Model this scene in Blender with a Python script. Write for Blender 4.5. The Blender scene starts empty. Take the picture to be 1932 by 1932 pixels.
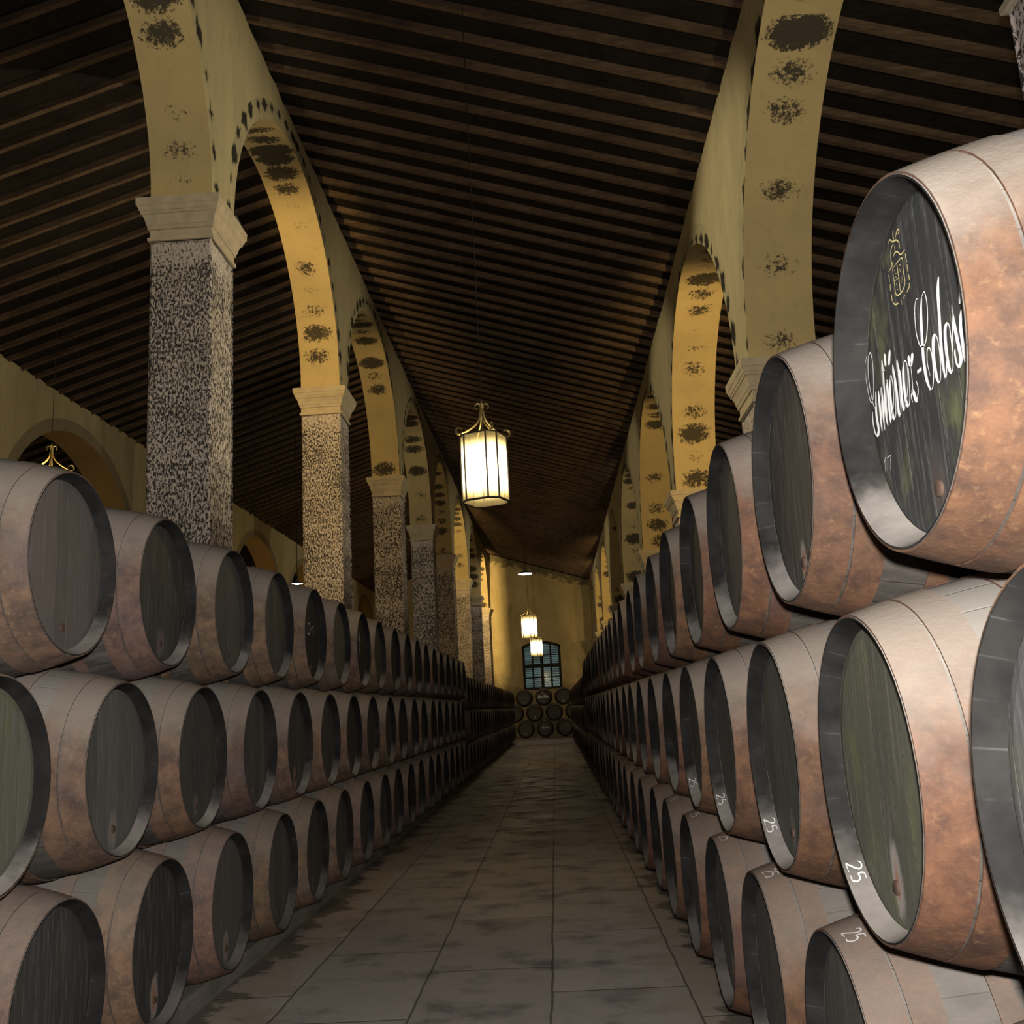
import bpy, bmesh, math, random
from mathutils import Matrix, Vector
random.seed(7)
SC = bpy.context.scene
COL = SC.collection
PI = math.pi
ZO = 1.78            # the camera's height above the floor; floor is z = 0

# ------------------------------------------------------------------ camera
cd = bpy.data.cameras.new('camera'); cam = bpy.data.objects.new('camera', cd); COL.objects.link(cam)
Rm = ((0.99769, -0.06004, -0.03150), (0.04319, 0.19311, 0.98023), (-0.05277, -0.97934, 0.19526))
cam.matrix_world = Matrix(((Rm[0][0], -Rm[0][1], -Rm[0][2], 0), (Rm[1][0], -Rm[1][1], -Rm[1][2], 0),
                           (Rm[2][0], -Rm[2][1], -Rm[2][2], ZO), (0, 0, 0, 1)))
cd.sensor_width = 36; cd.lens = 36 * 1868.3 / 1932; cd.clip_start = 0.05; cd.clip_end = 300
SC.camera = cam
SC.view_settings.view_transform = 'Standard'; SC.view_settings.look = 'None'
SC.view_settings.gamma = 1; SC.view_settings.use_curve_mapping = False
SC.view_settings.exposure = 0.12

# ------------------------------------------------------------------ night sky outside, camera flash
W = bpy.data.worlds.new('night'); SC.world = W; W.use_nodes = True
W.node_tree.nodes['Background'].inputs[0].default_value = (0.55, 0.8, 0.85, 1)
W.node_tree.nodes['Background'].inputs[1].default_value = 0.16
LIGHTS = dict(flash=1020, lantern=30, flood=950, dish=130, cross=1000)
def lamp(kind, name, loc, power, color, radius=.05, aim=None, parent=None, **kw):
    d = bpy.data.lights.new(name, kind); d.energy = power; d.color = color; d.shadow_soft_size = radius
    for k, v in kw.items(): setattr(d, k, v)
    o = bpy.data.objects.new(name, d); COL.objects.link(o); o.location = loc
    if aim is not None: o.rotation_euler = Vector(aim).to_track_quat('-Z', 'Y').to_euler()
    if parent: o.parent = parent
    return o
lamp('SPOT', 'camera_flash', (0.03, -0.02, ZO + 0.13), LIGHTS['flash'], (1.0, .95, .90), .03, aim=(-.06, 1, .13), spot_size=math.radians(128), spot_blend=1.0)
WARM = (1.0, .70, .28); SOFT = (1.0, .87, .58)

# ------------------------------------------------------------------ helpers
class MB:
    def __init__(s): s.v = []; s.f = []; s.m = []
    def add(s, vs, fs, mi=0):
        o = len(s.v); s.v += [tuple(p) for p in vs]; s.f += [tuple(i + o for i in f) for f in fs]; s.m += [mi] * len(fs)
    def box(s, a, b, mi=0):
        x0, y0, z0 = a; x1, y1, z1 = b
        s.add([(x0,y0,z0),(x1,y0,z0),(x1,y1,z0),(x0,y1,z0),(x0,y0,z1),(x1,y0,z1),(x1,y1,z1),(x0,y1,z1)],
              [(0,3,2,1),(4,5,6,7),(0,1,5,4),(1,2,6,5),(2,3,7,6),(3,0,4,7)], mi)
    def tube(s, pts, r, n=8, mi=0, flat=1.0, caps=True):
        pts = [Vector(p) for p in pts]; rs = r if isinstance(r, (list, tuple)) else [r] * len(pts)
        ref = Vector((0, 0, 1)); vs = []; fs = []
        for i, p in enumerate(pts):
            t = (pts[min(i+1, len(pts)-1)] - pts[max(i-1, 0)]).normalized()
            if i == 0:
                if abs(t.dot(ref)) > .95: ref = Vector((1, 0, 0))
            a = (ref - t * ref.dot(t)).normalized(); b = t.cross(a); ref = a
            for k in range(n):
                w = 2 * PI * k / n; vs.append(p + a * (math.cos(w) * rs[i]) + b * (math.sin(w) * rs[i] * flat))
        for i in range(len(pts) - 1):
            for k in range(n):
                k2 = (k + 1) % n; fs.append((i*n+k, i*n+k2, (i+1)*n+k2, (i+1)*n+k))
        if caps: fs.append(tuple(range(n))[::-1]); fs.append(tuple((len(pts)-1)*n + k for k in range(n)))
        s.add(vs, fs, mi)
    def lathe(s, prof, n=24, mi=0, axis='z', origin=(0, 0, 0), close=False):
        vs = []; fs = []
        for (t, r) in prof:
            for k in range(n):
                w = 2 * PI * k / n; c, q = math.cos(w) * r, math.sin(w) * r
                vs.append((origin[0]+c, origin[1]+q, origin[2]+t) if axis == 'z' else (origin[0]+t, origin[1]+c, origin[2]+q))
        m = len(prof)
        for i in range(m if close else m - 1):
            j = (i + 1) % m
            for k in range(n):
                k2 = (k + 1) % n; fs.append((i*n+k, i*n+k2, j*n+k2, j*n+k))
        s.add(vs, fs, mi)
    def mesh(s, name, mats, smooth=False):
        me = bpy.data.meshes.new(name); me.from_pydata(s.v, [], s.f)
        for m in (mats if isinstance(mats, (list, tuple)) else [mats]): me.materials.append(m)
        if any(s.m): me.polygons.foreach_set('material_index', s.m)
        bm = bmesh.new(); bm.from_mesh(me); bmesh.ops.recalc_face_normals(bm, faces=bm.faces); bm.to_mesh(me); bm.free()
        if smooth:
            me.polygons.foreach_set('use_smooth', [True] * len(me.polygons))
            try: me.set_sharp_from_angle(angle=math.radians(38))
            except Exception: pass
        me.update(); return me
def link(name, me, parent=None, loc=(0, 0, 0), color=None):
    o = bpy.data.objects.new(name, me); COL.objects.link(o); o.location = loc
    if parent: o.parent = parent
    if color: o.color = color
    return o
def tag(o, label=None, cat=None, group=None, kind=None):
    for k, v in (('label', label), ('category', cat), ('group', group), ('kind', kind)):
        if v: o[k] = v
    return o
def empty(name, loc, rz=0):
    o = bpy.data.objects.new(name, None); COL.objects.link(o); o.location = loc; o.rotation_euler = (0, 0, rz)
    o.empty_display_size = .1; return o

# ------------------------------------------------------------------ node helper
class NT:
    def __init__(s, name):
        s.m = bpy.data.materials.new(name); s.m.use_nodes = True; s.t = s.m.node_tree; s.n = s.t.nodes; s.l = s.t.links
        s.b = s.n['Principled BSDF']; s.out = s.n['Material Output']
    def new(s, ty, **kw):
        n = s.n.new(ty)
        for k, v in kw.items(): setattr(n, k, v)
        return n
    def put(s, sock, v):
        if isinstance(v, bpy.types.NodeSocket): s.l.new(v, sock)
        elif v is not None:
            if hasattr(sock.default_value, '__len__') and not hasattr(v, '__len__'): v = (v, v, v)
            if hasattr(v, '__len__') and len(v) == 3 and len(sock.default_value) == 4: v = (*v, 1)
            sock.default_value = v
    def math(s, op, a, b=None, c=None, clamp=False):
        n = s.new('ShaderNodeMath', operation=op, use_clamp=clamp)
        for i, v in enumerate((a, b, c)):
            if v is not None: s.put(n.inputs[i], v)
        return n.outputs[0]
    def coord(s, which='Object'): return s.new('ShaderNodeTexCoord').outputs[which]
    def xyz(s, v):
        n = s.new('ShaderNodeSeparateXYZ'); s.put(n.inputs[0], v); return n.outputs
    def comb(s, x, y, z):
        n = s.new('ShaderNodeCombineXYZ')
        for i, v in enumerate((x, y, z)): s.put(n.inputs[i], v)
        return n.outputs[0]
    def scale(s, v, sc):
        n = s.new('ShaderNodeVectorMath', operation='MULTIPLY'); s.put(n.inputs[0], v); s.put(n.inputs[1], sc); return n.outputs[0]
    def addv(s, v, w):
        n = s.new('ShaderNodeVectorMath', operation='ADD'); s.put(n.inputs[0], v); s.put(n.inputs[1], w); return n.outputs[0]
    def noise(s, v, scale=5, detail=4, rough=.55, dist=0):
        n = s.new('ShaderNodeTexNoise'); s.put(n.inputs['Vector'], v); n.inputs['Scale'].default_value = scale
        n.inputs['Detail'].default_value = detail; n.inputs['Roughness'].default_value = rough; n.inputs['Distortion'].default_value = dist
        return n.outputs[0]
    def white(s, v):
        n = s.new('ShaderNodeTexWhiteNoise', noise_dimensions='3D'); s.put(n.inputs['Vector'], v); return n.outputs[0]
    def ramp(s, f, a, b, lo=0, hi=1, smooth=True):
        n = s.new('ShaderNodeMapRange', interpolation_type='SMOOTHSTEP' if smooth else 'LINEAR'); s.put(n.inputs[0], f)
        n.inputs[1].default_value = a; n.inputs[2].default_value = b; n.inputs[3].default_value = lo; n.inputs[4].default_value = hi
        return n.outputs[0]
    def mix(s, f, a, b, mode='MIX'):
        n = s.new('ShaderNodeMix', data_type='RGBA', blend_type=mode); s.put(n.inputs[0], f); s.put(n.inputs[6], a); s.put(n.inputs[7], b)
        return n.outputs[2]
    def rand(s): return s.new('ShaderNodeObjectInfo').outputs['Random']
    def ocol(s):
        n = s.new('ShaderNodeObjectInfo'); return n.outputs['Color'], n.outputs['Alpha']
    def nz(s): return s.xyz(s.new('ShaderNodeNewGeometry').outputs['Normal'])[2]
    def seeded(s, v, k=37.0):
        r = s.math('MULTIPLY', s.rand(), k); return s.addv(v, s.comb(r, s.math('MULTIPLY', r, 1.7), s.math('MULTIPLY', r, .6)))
    def done(s, col, rough=.8, bump=None, bs=.3, bd=.01, spec=.3, metal=0):
        s.put(s.b.inputs['Base Color'], col); s.put(s.b.inputs['Roughness'], rough); s.put(s.b.inputs['Specular IOR Level'], spec)
        s.put(s.b.inputs['Metallic'], metal)
        if bump is not None:
            n = s.new('ShaderNodeBump'); n.inputs['Strength'].default_value = bs; n.inputs['Distance'].default_value = bd
            s.put(n.inputs['Height'], bump); s.l.new(n.outputs[0], s.b.inputs['Normal'])
        return s.m
def plain(name, col, rough=.6, metal=0, spec=.3):
    t = NT(name); return t.done(col, rough, metal=metal, spec=spec)

# ------------------------------------------------------------------ materials
def m_plaster(name, base, alt, grey):
    t = NT(name); c = t.coord(); st = t.scale(c, (1, 1, .28))
    n1 = t.noise(st, 1.3, 5, .6); n2 = t.noise(st, 9, 5, .7); n3 = t.noise(c, .5, 3)
    col = t.mix(t.ramp(n1, .35, .7), base, alt)
    col = t.mix(t.math('MULTIPLY', t.ramp(n2, .5, .8), .65), col, grey)
    col = t.mix(t.math('MULTIPLY', t.ramp(n3, .55, .7), .35), col, grey)
    return t.done(col, .9, n2, .5, .02, .1)
M_WALL = m_plaster('lime_plaster', (.50, .42, .25), (.42, .35, .22), (.27, .25, .17))
M_OUTER = m_plaster('outer_plaster', (.46, .37, .19), (.40, .32, .17), (.26, .22, .14))

def m_arch(name, face):
    t = NT(name); c = t.coord(); x, y, z = t.xyz(c)
    ang = t.math('ARCTAN2', z, t.math('ABSOLUTE', y)); sgn = t.math('SIGN', y)
    ra = t.math('MULTIPLY', ang, 3.3 / .44)
    idx = t.math('FLOOR', ra); fr = t.math('SUBTRACT', t.math('FRACT', ra), .5)
    wn = t.white(t.comb(idx, t.math('MULTIPLY', sgn, 3.1), t.math('MULTIPLY', t.rand(), 91)))
    sc = t.seeded(c); st = t.scale(sc, (1, 1, .5))
    n1 = t.noise(sc, .9, 4); n2 = t.noise(sc, 16, 8, .82); n3 = t.noise(st, 7, 4, .7)
    if face:
        col = t.mix(t.ramp(n1, .35, .7), (.47, .40, .24), (.36, .32, .2))
        col = t.mix(t.math('MULTIPLY', t.ramp(n3, .45, .8), .6), col, (.24, .22, .15))
        rad = t.math('SQRT', t.math('ADD', t.math('MULTIPLY', y, y), t.math('MULTIPLY', t.math('MULTIPLY', z, z), 1.10)))
        rm = t.math('ABSOLUTE', t.math('SUBTRACT', rad, 3.53)); along = .42
        mask = t.math('SUBTRACT', 1.0, t.math('ADD', t.math('MULTIPLY', rm, 4.6), t.math('MULTIPLY', t.math('ABSOLUTE', fr), 1.5)))
        f = t.ramp(t.math('ADD', t.math('MULTIPLY', t.math('SUBTRACT', n3, .5), 1.6), t.math('ADD', mask, t.math('MULTIPLY', wn, .55))), .62, .95)
    else:
        col = t.mix(t.ramp(n1, .35, .7), (.56, .43, .21), (.48, .37, .19))
        col = t.mix(t.math('MULTIPLY', t.ramp(n3, .5, .8), .35), col, (.34, .25, .13))
        cx = t.math('MULTIPLY', t.math('ABSOLUTE', x), 2.6)
        cx = t.math('MULTIPLY', x, 2.7); f2 = t.math('MULTIPLY', fr, 1.9); mask = t.math('SUBTRACT', 1.0, t.math('ADD', t.math('MULTIPLY', cx, cx), t.math('MULTIPLY', f2, f2)))
        am = t.ramp(n1, .34, .56)
        top = t.ramp(ang, 1.05, 1.3, 0, .45)
        v = t.math('ADD', t.math('ADD', mask, t.math('MULTIPLY', t.math('SUBTRACT', n2, .5), 4.2)),
                   t.math('ADD', t.math('MULTIPLY', t.math('SUBTRACT', wn, .55), 1.5), top))
        f = t.math('MULTIPLY', t.ramp(t.math('ADD', v, t.math('MULTIPLY', t.math('SUBTRACT', am, 1), .28)), .72, .86), .93)
    col = t.mix(f, col, (.035, .032, .028))
    return t.done(col, .9, n3, .4, .015, .1)
M_INTR = m_arch('stained_arch_soffit', False)
M_RING = m_arch('stained_arch_face', True)

def m_pier():
    t = NT('lichen_stone'); c = t.coord(); sc = t.seeded(c); x, y, z = t.xyz(c)
    sp = t.noise(t.scale(sc, (1, 1, .5)), 40, 4, .72, .2); big = t.noise(t.scale(sc, (.6, .6, 1.2)), 2.2, 3); n1 = t.noise(sc, 1.5, 3)
    base = t.mix(t.ramp(n1, .35, .65), (.60, .52, .47), (.50, .43, .37))
    topf = t.ramp(z, -.45, -.08, 0, -.07)      # the lichen thins out under the cornice
    thr = t.math('ADD', t.math('ADD', sp, t.math('MULTIPLY', t.math('SUBTRACT', big, .5), .13)), topf)
    f = t.ramp(thr, .475, .52)
    jn = t.math('FRACT', t.math('MULTIPLY', z, 1 / .72)); jl = t.math('MULTIPLY', t.ramp(jn, .95, .985), t.ramp(big, .42, .62))
    col = t.mix(f, base, (.045, .042, .042)); col = t.mix(t.math('MULTIPLY', jl, .8), col, (.06, .055, .05))
    return t.done(col, .92, t.math('SUBTRACT', 1.0, f), .4, .012, .1)
M_PIER = m_pier()
def m_cap():
    t = NT('carved_cornice_stone'); c = t.seeded(t.coord()); n = t.noise(c, 6, 5, .6); n2 = t.noise(c, 30, 3, .6)
    col = t.mix(t.ramp(n, .35, .7), (.52, .43, .30), (.42, .35, .25)); return t.done(col, .9, n2, .4, .008, .1)
M_CAP = m_cap()

def m_wood(name, a, b, sc=(3, .6, 3), rough=.85):
    t = NT(name); c = t.seeded(t.coord()); n = t.noise(t.scale(c, sc), 6, 5, .65); n2 = t.noise(c, 1.1, 3)
    col = t.mix(t.ramp(n, .3, .75), a, b); col = t.mix(t.math('MULTIPLY', t.ramp(n2, .45, .7), .5), col, tuple(v * .45 for v in a))
    return t.done(col, rough, n, .4, .01, .15)
M_RAFTER = m_wood('old_rafter_timber', (.10, .066, .042), (.19, .125, .078), (.5, 3, 3))
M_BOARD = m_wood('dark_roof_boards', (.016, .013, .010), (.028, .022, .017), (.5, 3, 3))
M_RAIL = m_wood('grey_rail_timber', (.20, .19, .16), (.28, .26, .22), (3, .5, 3))
M_DOORW = m_wood('dark_window_timber', (.03, .03, .028), (.05, .045, .04))

def dust_and_falloff(t, col, c, tone, lo=.15, hi=.85, amt=.85):
    amt = t.math('MULTIPLY', amt, t.ocol()[1])      # dusty tone per cask, cut on lower tiers to imitate the fading flash
    nzv = t.nz(); n = t.noise(c, 7, 4, .6)
    f = t.math('MULTIPLY', t.ramp(t.math('ADD', nzv, t.math('MULTIPLY', t.math('SUBTRACT', n, .5), .6)), lo, hi), amt)
    return t.mix(f, col, tone)
def m_stave():
    t = NT('oak_staves'); c = t.coord(); sc = t.seeded(c); x, y, z = t.xyz(c)
    ang = t.math('MULTIPLY', t.math('ARCTAN2', z, y), 26 / (2 * PI)); idx = t.math('FLOOR', ang); fr = t.math('FRACT', ang)
    wn = t.white(t.comb(idx, t.math('MULTIPLY', t.rand(), 57), 0.3)); n = t.noise(t.scale(sc, (.7, 3, 3)), 6, 5, .7)
    col = t.mix(t.ramp(n, .3, .75), (.055, .048, .043), (.13, .115, .10)); col = t.mix(t.math('MULTIPLY', wn, .4), col, (.05, .045, .042))
    seam = t.ramp(t.math('ABSOLUTE', t.math('SUBTRACT', fr, .5)), .465, .495)
    col = t.mix(t.math('MULTIPLY', seam, .6), col, (.02, .02, .018))
    col = dust_and_falloff(t, col, sc, (.34, .315, .28), .0, .75, .85)
    return t.done(col, .8, t.math('SUBTRACT', t.math('MULTIPLY', n, .4), seam), .35, .006, .2)
M_STAVE = m_stave()
def m_chime():
    t = NT('black_painted_chime'); c = t.coord(); sc = t.seeded(c); n = t.noise(sc, 5, 4, .6)
    col = t.mix(t.ramp(n, .35, .7), (.011, .011, .011), (.026, .025, .024)); x, y, z = t.xyz(c)
    ang = t.math('MULTIPLY', t.math('ARCTAN2', z, y), 26 / (2 * PI)); seam = t.ramp(t.math('ABSOLUTE', t.math('SUBTRACT', t.math('FRACT', ang), .5)), .46, .495)
    col = t.mix(t.math('MULTIPLY', t.math('MULTIPLY', seam, t.ramp(n, .5, .7)), .35), col, (.12, .12, .12)); col = dust_and_falloff(t, col, sc, (.36, .33, .30), .35, 1.05, .9)
    return t.done(col, .8, n, .3, .004, .12)
M_CHIME = m_chime()
def m_hoop():
    t = NT('rusty_iron_hoop'); c = t.coord(); sc = t.seeded(c); n = t.noise(sc, 9, 5, .7); n2 = t.noise(sc, 45, 4, .7); n3 = t.noise(sc, 2, 3)
    oc, oa = t.ocol()
    col = t.mix(t.ramp(n, .3, .72), (.070, .042, .031), (.175, .092, .052)); col = t.mix(t.math('MULTIPLY', t.ramp(n2, .52, .78), .55), col, (.26, .16, .085))
    col = t.mix(t.math('MULTIPLY', t.ramp(n3, .5, .7), .55), col, (.12, .088, .078)); col = t.mix(1.0, col, oc, 'MULTIPLY')
    col = dust_and_falloff(t, col, sc, (.33, .285, .24), -.05, .8, .85)
    return t.done(col, .75, n2, .5, .004, .25)
M_HOOP = m_hoop()
def m_head(name='painted_cask_head', fixed=None):
    t = NT(name); c = t.coord(); sc = t.seeded(c); x, y, z = t.xyz(c); oc, oa = fixed or t.ocol()
    by = t.math('ADD', t.math('MULTIPLY', y, 7 / .78), t.math('MULTIPLY', t.rand(), 5)); idx = t.math('FLOOR', by); fr = t.math('FRACT', by)
    wn = t.white(t.comb(idx, t.math('MULTIPLY', t.rand(), 31), .2)); st = t.noise(t.scale(sc, (1, 9, .8)), 5, 5, .7); n = t.noise(t.scale(sc, (1, 1.4, 1)), 3.2, 5, .65)
    col = t.mix(t.math('MULTIPLY', wn, .35), oc, (.02, .02, .02)); col = t.mix(t.math('MULTIPLY', t.ramp(st, .48, .78), .5), col, (.22, .20, .185))
    col = t.mix(t.math('MULTIPLY', t.ramp(n, .50, .72), oa), col, (.125, .135, .06))
    seam = t.ramp(t.math('ABSOLUTE', t.math('SUBTRACT', fr, .5)), .475, .495)
    col = t.mix(t.math('MULTIPLY', seam, t.ramp(n, .4, .6, .1, .6)), col, (.16, .15, .14))
    dy = t.math('MULTIPLY', y, 17); dz = t.math('MULTIPLY', t.math('ADD', z, .29), 8.5)
    r = t.math('SQRT', t.math('ADD', t.math('MULTIPLY', dy, dy), t.math('MULTIPLY', dz, dz)))
    r = t.math('ADD', r, t.math('MULTIPLY', t.math('SUBTRACT', n, .5), 2.2)); vis = t.ramp(t.math('FRACT', t.math('MULTIPLY', t.rand(), 7.3)), .25, .7)
    col = t.mix(t.math('MULTIPLY', t.math('MULTIPLY', t.ramp(r, 1.0, .55), vis), .75), col, (.34, .31, .29))
    col = t.mix(t.math('MULTIPLY', t.math('MULTIPLY', t.ramp(r, .62, .35), vis), .8), col, (.30, .13, .07))
    return t.done(col, .62, t.math('SUBTRACT', t.math('MULTIPLY', st, .5), seam), .3, .004, .3)
M_HEAD = m_head(); M_HEAD_FAR = m_head('dark_distant_cask_head', ((.055, .052, .05), .05))
M_PLUG = plain('cork_plug', (.07, .042, .03), .8)
M_WHITE = plain('white_lettering_paint', (.86, .86, .86), .6)
M_GOLD = plain('gold_crest_paint', (.62, .52, .24), .5)
M_CHALK = plain('chalk_marks', (.62, .62, .62), .9)

def m_floor():
    t = NT('worn_flagstones'); c = t.coord(); x, y, z = t.xyz(c); xs = t.math('ADD', x, t.math('MULTIPLY', t.math('SUBTRACT', t.noise(c, 2.5, 2), .5), .03))
    px = t.math('DIVIDE', t.math('ADD', xs, .13), .86); row = t.math('FLOOR', px)
    py = t.math('ADD', t.math('DIVIDE', y, 1.7), t.math('MULTIPLY', row, .37))
    wn = t.white(t.comb(row, t.math('FLOOR', py), 0))
    jx = t.ramp(t.math('ABSOLUTE', t.math('SUBTRACT', t.math('FRACT', px), .5)), .487, .497); jy = t.ramp(t.math('ABSOLUTE', t.math('SUBTRACT', t.math('FRACT', py), .5)), .492, .499)
    j = t.math('MAXIMUM', jx, jy); n = t.noise(c, 1.1, 6, .62); n2 = t.noise(t.scale(c, (1, 1.1, 1)), 1.9, 6, .62); n3 = t.noise(c, 40, 3, .6)
    col = t.mix(wn, (.42, .385, .36), (.52, .48, .45)); col = t.mix(t.math('MULTIPLY', t.ramp(n2, .48, .72), .75), col, (.12, .112, .104))
    col = t.mix(t.math('MULTIPLY', t.ramp(n, .55, .75), .6), col, (.42, .37, .33))
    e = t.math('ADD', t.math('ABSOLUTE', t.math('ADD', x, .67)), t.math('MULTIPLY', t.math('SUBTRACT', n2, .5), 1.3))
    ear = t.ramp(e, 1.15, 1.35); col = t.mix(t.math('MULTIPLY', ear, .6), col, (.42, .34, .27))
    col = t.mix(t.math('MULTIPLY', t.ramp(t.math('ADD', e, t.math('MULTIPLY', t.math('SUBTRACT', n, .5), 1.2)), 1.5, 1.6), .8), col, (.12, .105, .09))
    col = t.mix(t.math('MULTIPLY', j, .75), col, (.045, .04, .035))
    h = t.math('ADD', t.math('MULTIPLY', n3, .25), t.math('SUBTRACT', n2, t.math('MULTIPLY', j, .8)))
    return t.done(col, t.ramp(n2, .35, .7, .5, .85), h, .3, .015, .3)
M_FLOOR = m_floor()
def m_end():
    t = NT('mottled_end_wall_plaster'); c = t.coord(); n = t.noise(t.scale(c, (1, 1, .6)), .8, 6, .65); n2 = t.noise(c, 2.2, 6, .7); n3 = t.noise(t.scale(c, (2.5, 1, .3)), 2, 4)
    x, y, z = t.xyz(c)
    col = t.mix(t.ramp(n, .35, .65), (.62, .50, .27), (.46, .36, .18)); col = t.mix(t.math('MULTIPLY', t.ramp(n3, .5, .75), .45), col, (.62, .54, .33))
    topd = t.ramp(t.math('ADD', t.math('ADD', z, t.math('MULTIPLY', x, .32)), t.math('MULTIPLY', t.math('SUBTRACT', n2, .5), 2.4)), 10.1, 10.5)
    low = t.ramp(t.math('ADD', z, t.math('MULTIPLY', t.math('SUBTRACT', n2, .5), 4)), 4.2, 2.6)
    col = t.mix(t.math('MULTIPLY', t.math('MAXIMUM', topd, t.math('MULTIPLY', low, .6)), .8), col, (.08, .07, .05))  # darker towards the roof line and towards the floor, with ragged edges
    return t.done(col, .9, n2, .4, .02, .1)
M_END = m_end()
M_IRON = plain('wrought_iron', (.10, .085, .06), .45, .6)
M_BRASS = plain('gilded_iron_strap', (.42, .33, .14), .4, .7)
M_CABLE = plain('black_cable', (.02, .02, .02), .7)
M_ENAMEL = plain('enamel_shade', (.12, .13, .14), .4)
M_WHITE_EN = plain('white_enamel_lining', (.8, .8, .8), .4)
M_METAL = plain('grey_lamp_housing', (.14, .14, .15), .5, .4)

def m_glow(name, col, strength):
    t = NT(name); t.put(t.b.inputs['Base Color'], col); t.put(t.b.inputs['Emission Color'], col); t.b.inputs['Emission Strength'].default_value = strength; return t.m
def m_lantern_glass():
    t = NT('frosted_lantern_glass'); c = t.coord(); x, y, z = t.xyz(c)
    d = t.math('ABSOLUTE', t.math('SUBTRACT', z, .375)); f = t.ramp(d, .08, .34)
    nz_ = t.noise(t.scale(c, (6, 6, 1.2)), 5, 3)
    col = t.mix(f, (1, .90, .66), (1.0, .70, .22)); st = t.math('MULTIPLY', t.ramp(d, .12, .35, 9.0, .62), t.ramp(nz_, .3, .7, .8, 1.15))
    e = t.new('ShaderNodeEmission'); t.put(e.inputs[0], col); t.put(e.inputs[1], st)
    tr = t.new('ShaderNodeBsdfTransparent'); tr.inputs[0].default_value = (1, .96, .85, 1); mx = t.new('ShaderNodeMixShader'); mx.inputs[0].default_value = .5
    t.l.new(tr.outputs[0], mx.inputs[1]); t.l.new(e.outputs[0], mx.inputs[2]); t.l.new(mx.outputs[0], t.out.inputs[0]); return t.m
M_LGLASS = m_lantern_glass()
M_BULB = m_glow('lit_bulb', (1, .85, .55), 12)
M_COOL = m_glow('lit_cool_bulb', (.85, .92, 1), 14)
M_FLOODG = m_glow('lit_flood_glass', (1, .75, .35), 6)
def m_pane():
    t = NT('window_glass'); t.b.inputs['Base Color'].default_value = (.75, .9, .9, 1); t.b.inputs['Roughness'].default_value = .08
    t.b.inputs['Transmission Weight'].default_value = .95; return t.m
M_PANE = m_pane()

# ------------------------------------------------------------------ the hall
YE = 65.0; YB = -5.0; XO0 = -18.6; XO1 = 10.2; SL = .32
XL0, XL1 = -4.70, -3.92; XR0, XR1 = 2.70, 3.55; XQ0, XQ1 = -12.2, -11.4
RIDGE = (XL0 + XL1) / 2
ZL = 10.12 + ZO
def roofz(x): return ZL + (XL1 - RIDGE) * SL - abs(x - RIDGE) * SL    # underside of the rafters
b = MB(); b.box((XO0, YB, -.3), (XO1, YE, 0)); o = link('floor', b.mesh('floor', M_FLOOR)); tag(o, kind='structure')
b = MB(); b.box((-2.12, 48.9, 0), (.80, 49.35, .03)); o = link('trim_1', b.mesh('trim', m_plaster('pale_threshold_stone', (.42, .38, .30), (.36, .32, .26), (.25, .22, .18)))); tag(o, kind='structure')
def wall_slab(name, x0, x1, y0, y1, z1, mat):
    b = MB(); b.box((x0, y0, 0), (x1, y1, z1)); return tag(link(name, b.mesh(name, mat)), kind='structure')
wall_slab('wall_far_left', XO0 - .4, XO0, YB, YE, roofz(XO0) + .3, M_OUTER)
wall_slab('wall_far_right', XO1, XO1 + .4, YB, YE, roofz(XO1) + .3, M_OUTER)
def gable(name, y0, y1, mat, hole=None):
    """gable wall with an optional arched opening (x0, x1, z0, z_spring, rise)"""
    b = MB(); xs = [XO0 - .4, RIDGE, XO1 + .4]
    if hole:
        hx0, hx1, hz0, hz1, rs = hole; n = 10
        arc = [(hx0 + (hx1 - hx0) * k / n, hz1 + rs * math.sin(PI * k / n) ** .8) for k in range(n + 1)]
        polys = [[(xs[0], 0), (hx0, 0), (hx0, roofz(hx0) + .3), (RIDGE, roofz(RIDGE) + .3), (xs[0], roofz(xs[0]) + .3)],
                 [(hx1, 0), (xs[2], 0), (xs[2], roofz(xs[2]) + .3), (hx1, roofz(hx1) + .3)],
                 [(hx0, 0), (hx1, 0), (hx1, hz0), (hx0, hz0)]]
        for k in range(n):
            (ax, az), (bx, bz) = arc[k], arc[k + 1]; polys.append([(ax, az), (bx, bz), (bx, roofz(bx) + .3), (ax, roofz(ax) + .3)])
        for p in polys:
            m = len(p); b.add([(x, y0, z) for x, z in p] + [(x, y1, z) for x, z in p], [tuple(range(m)), tuple(range(2*m-1, m-1, -1))])
        loop = [(hx0, hz0), (hx1, hz0)] + arc[::-1]; m = len(loop)
        b.add([(x, y0, z) for x, z in loop] + [(x, y1, z) for x, z in loop], [(i, (i+1) % m, (i+1) % m + m, i + m) for i in range(m)])
    else:
        p = [(xs[0], 0), (xs[2], 0), (xs[2], roofz(xs[2]) + .3), (RIDGE, roofz(RIDGE) + .3), (xs[0], roofz(xs[0]) + .3)]; m = 5
        b.add([(x, y0, z) for x, z in p] + [(x, y1, z) for x, z in p], [tuple(range(m)), tuple(range(2*m-1, m-1, -1))] + [(i, (i+1) % m, (i+1) % m + m, i + m) for i in range(m)])
    return tag(link(name, b.mesh(name, mat)), kind='structure')
WX0, WX1, WZ0, WZ1 = -1.95, .55, 2.95, 5.75
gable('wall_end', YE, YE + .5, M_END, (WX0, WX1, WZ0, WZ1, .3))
gable('wall_back', YB - .5, YB, M_OUTER)

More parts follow.
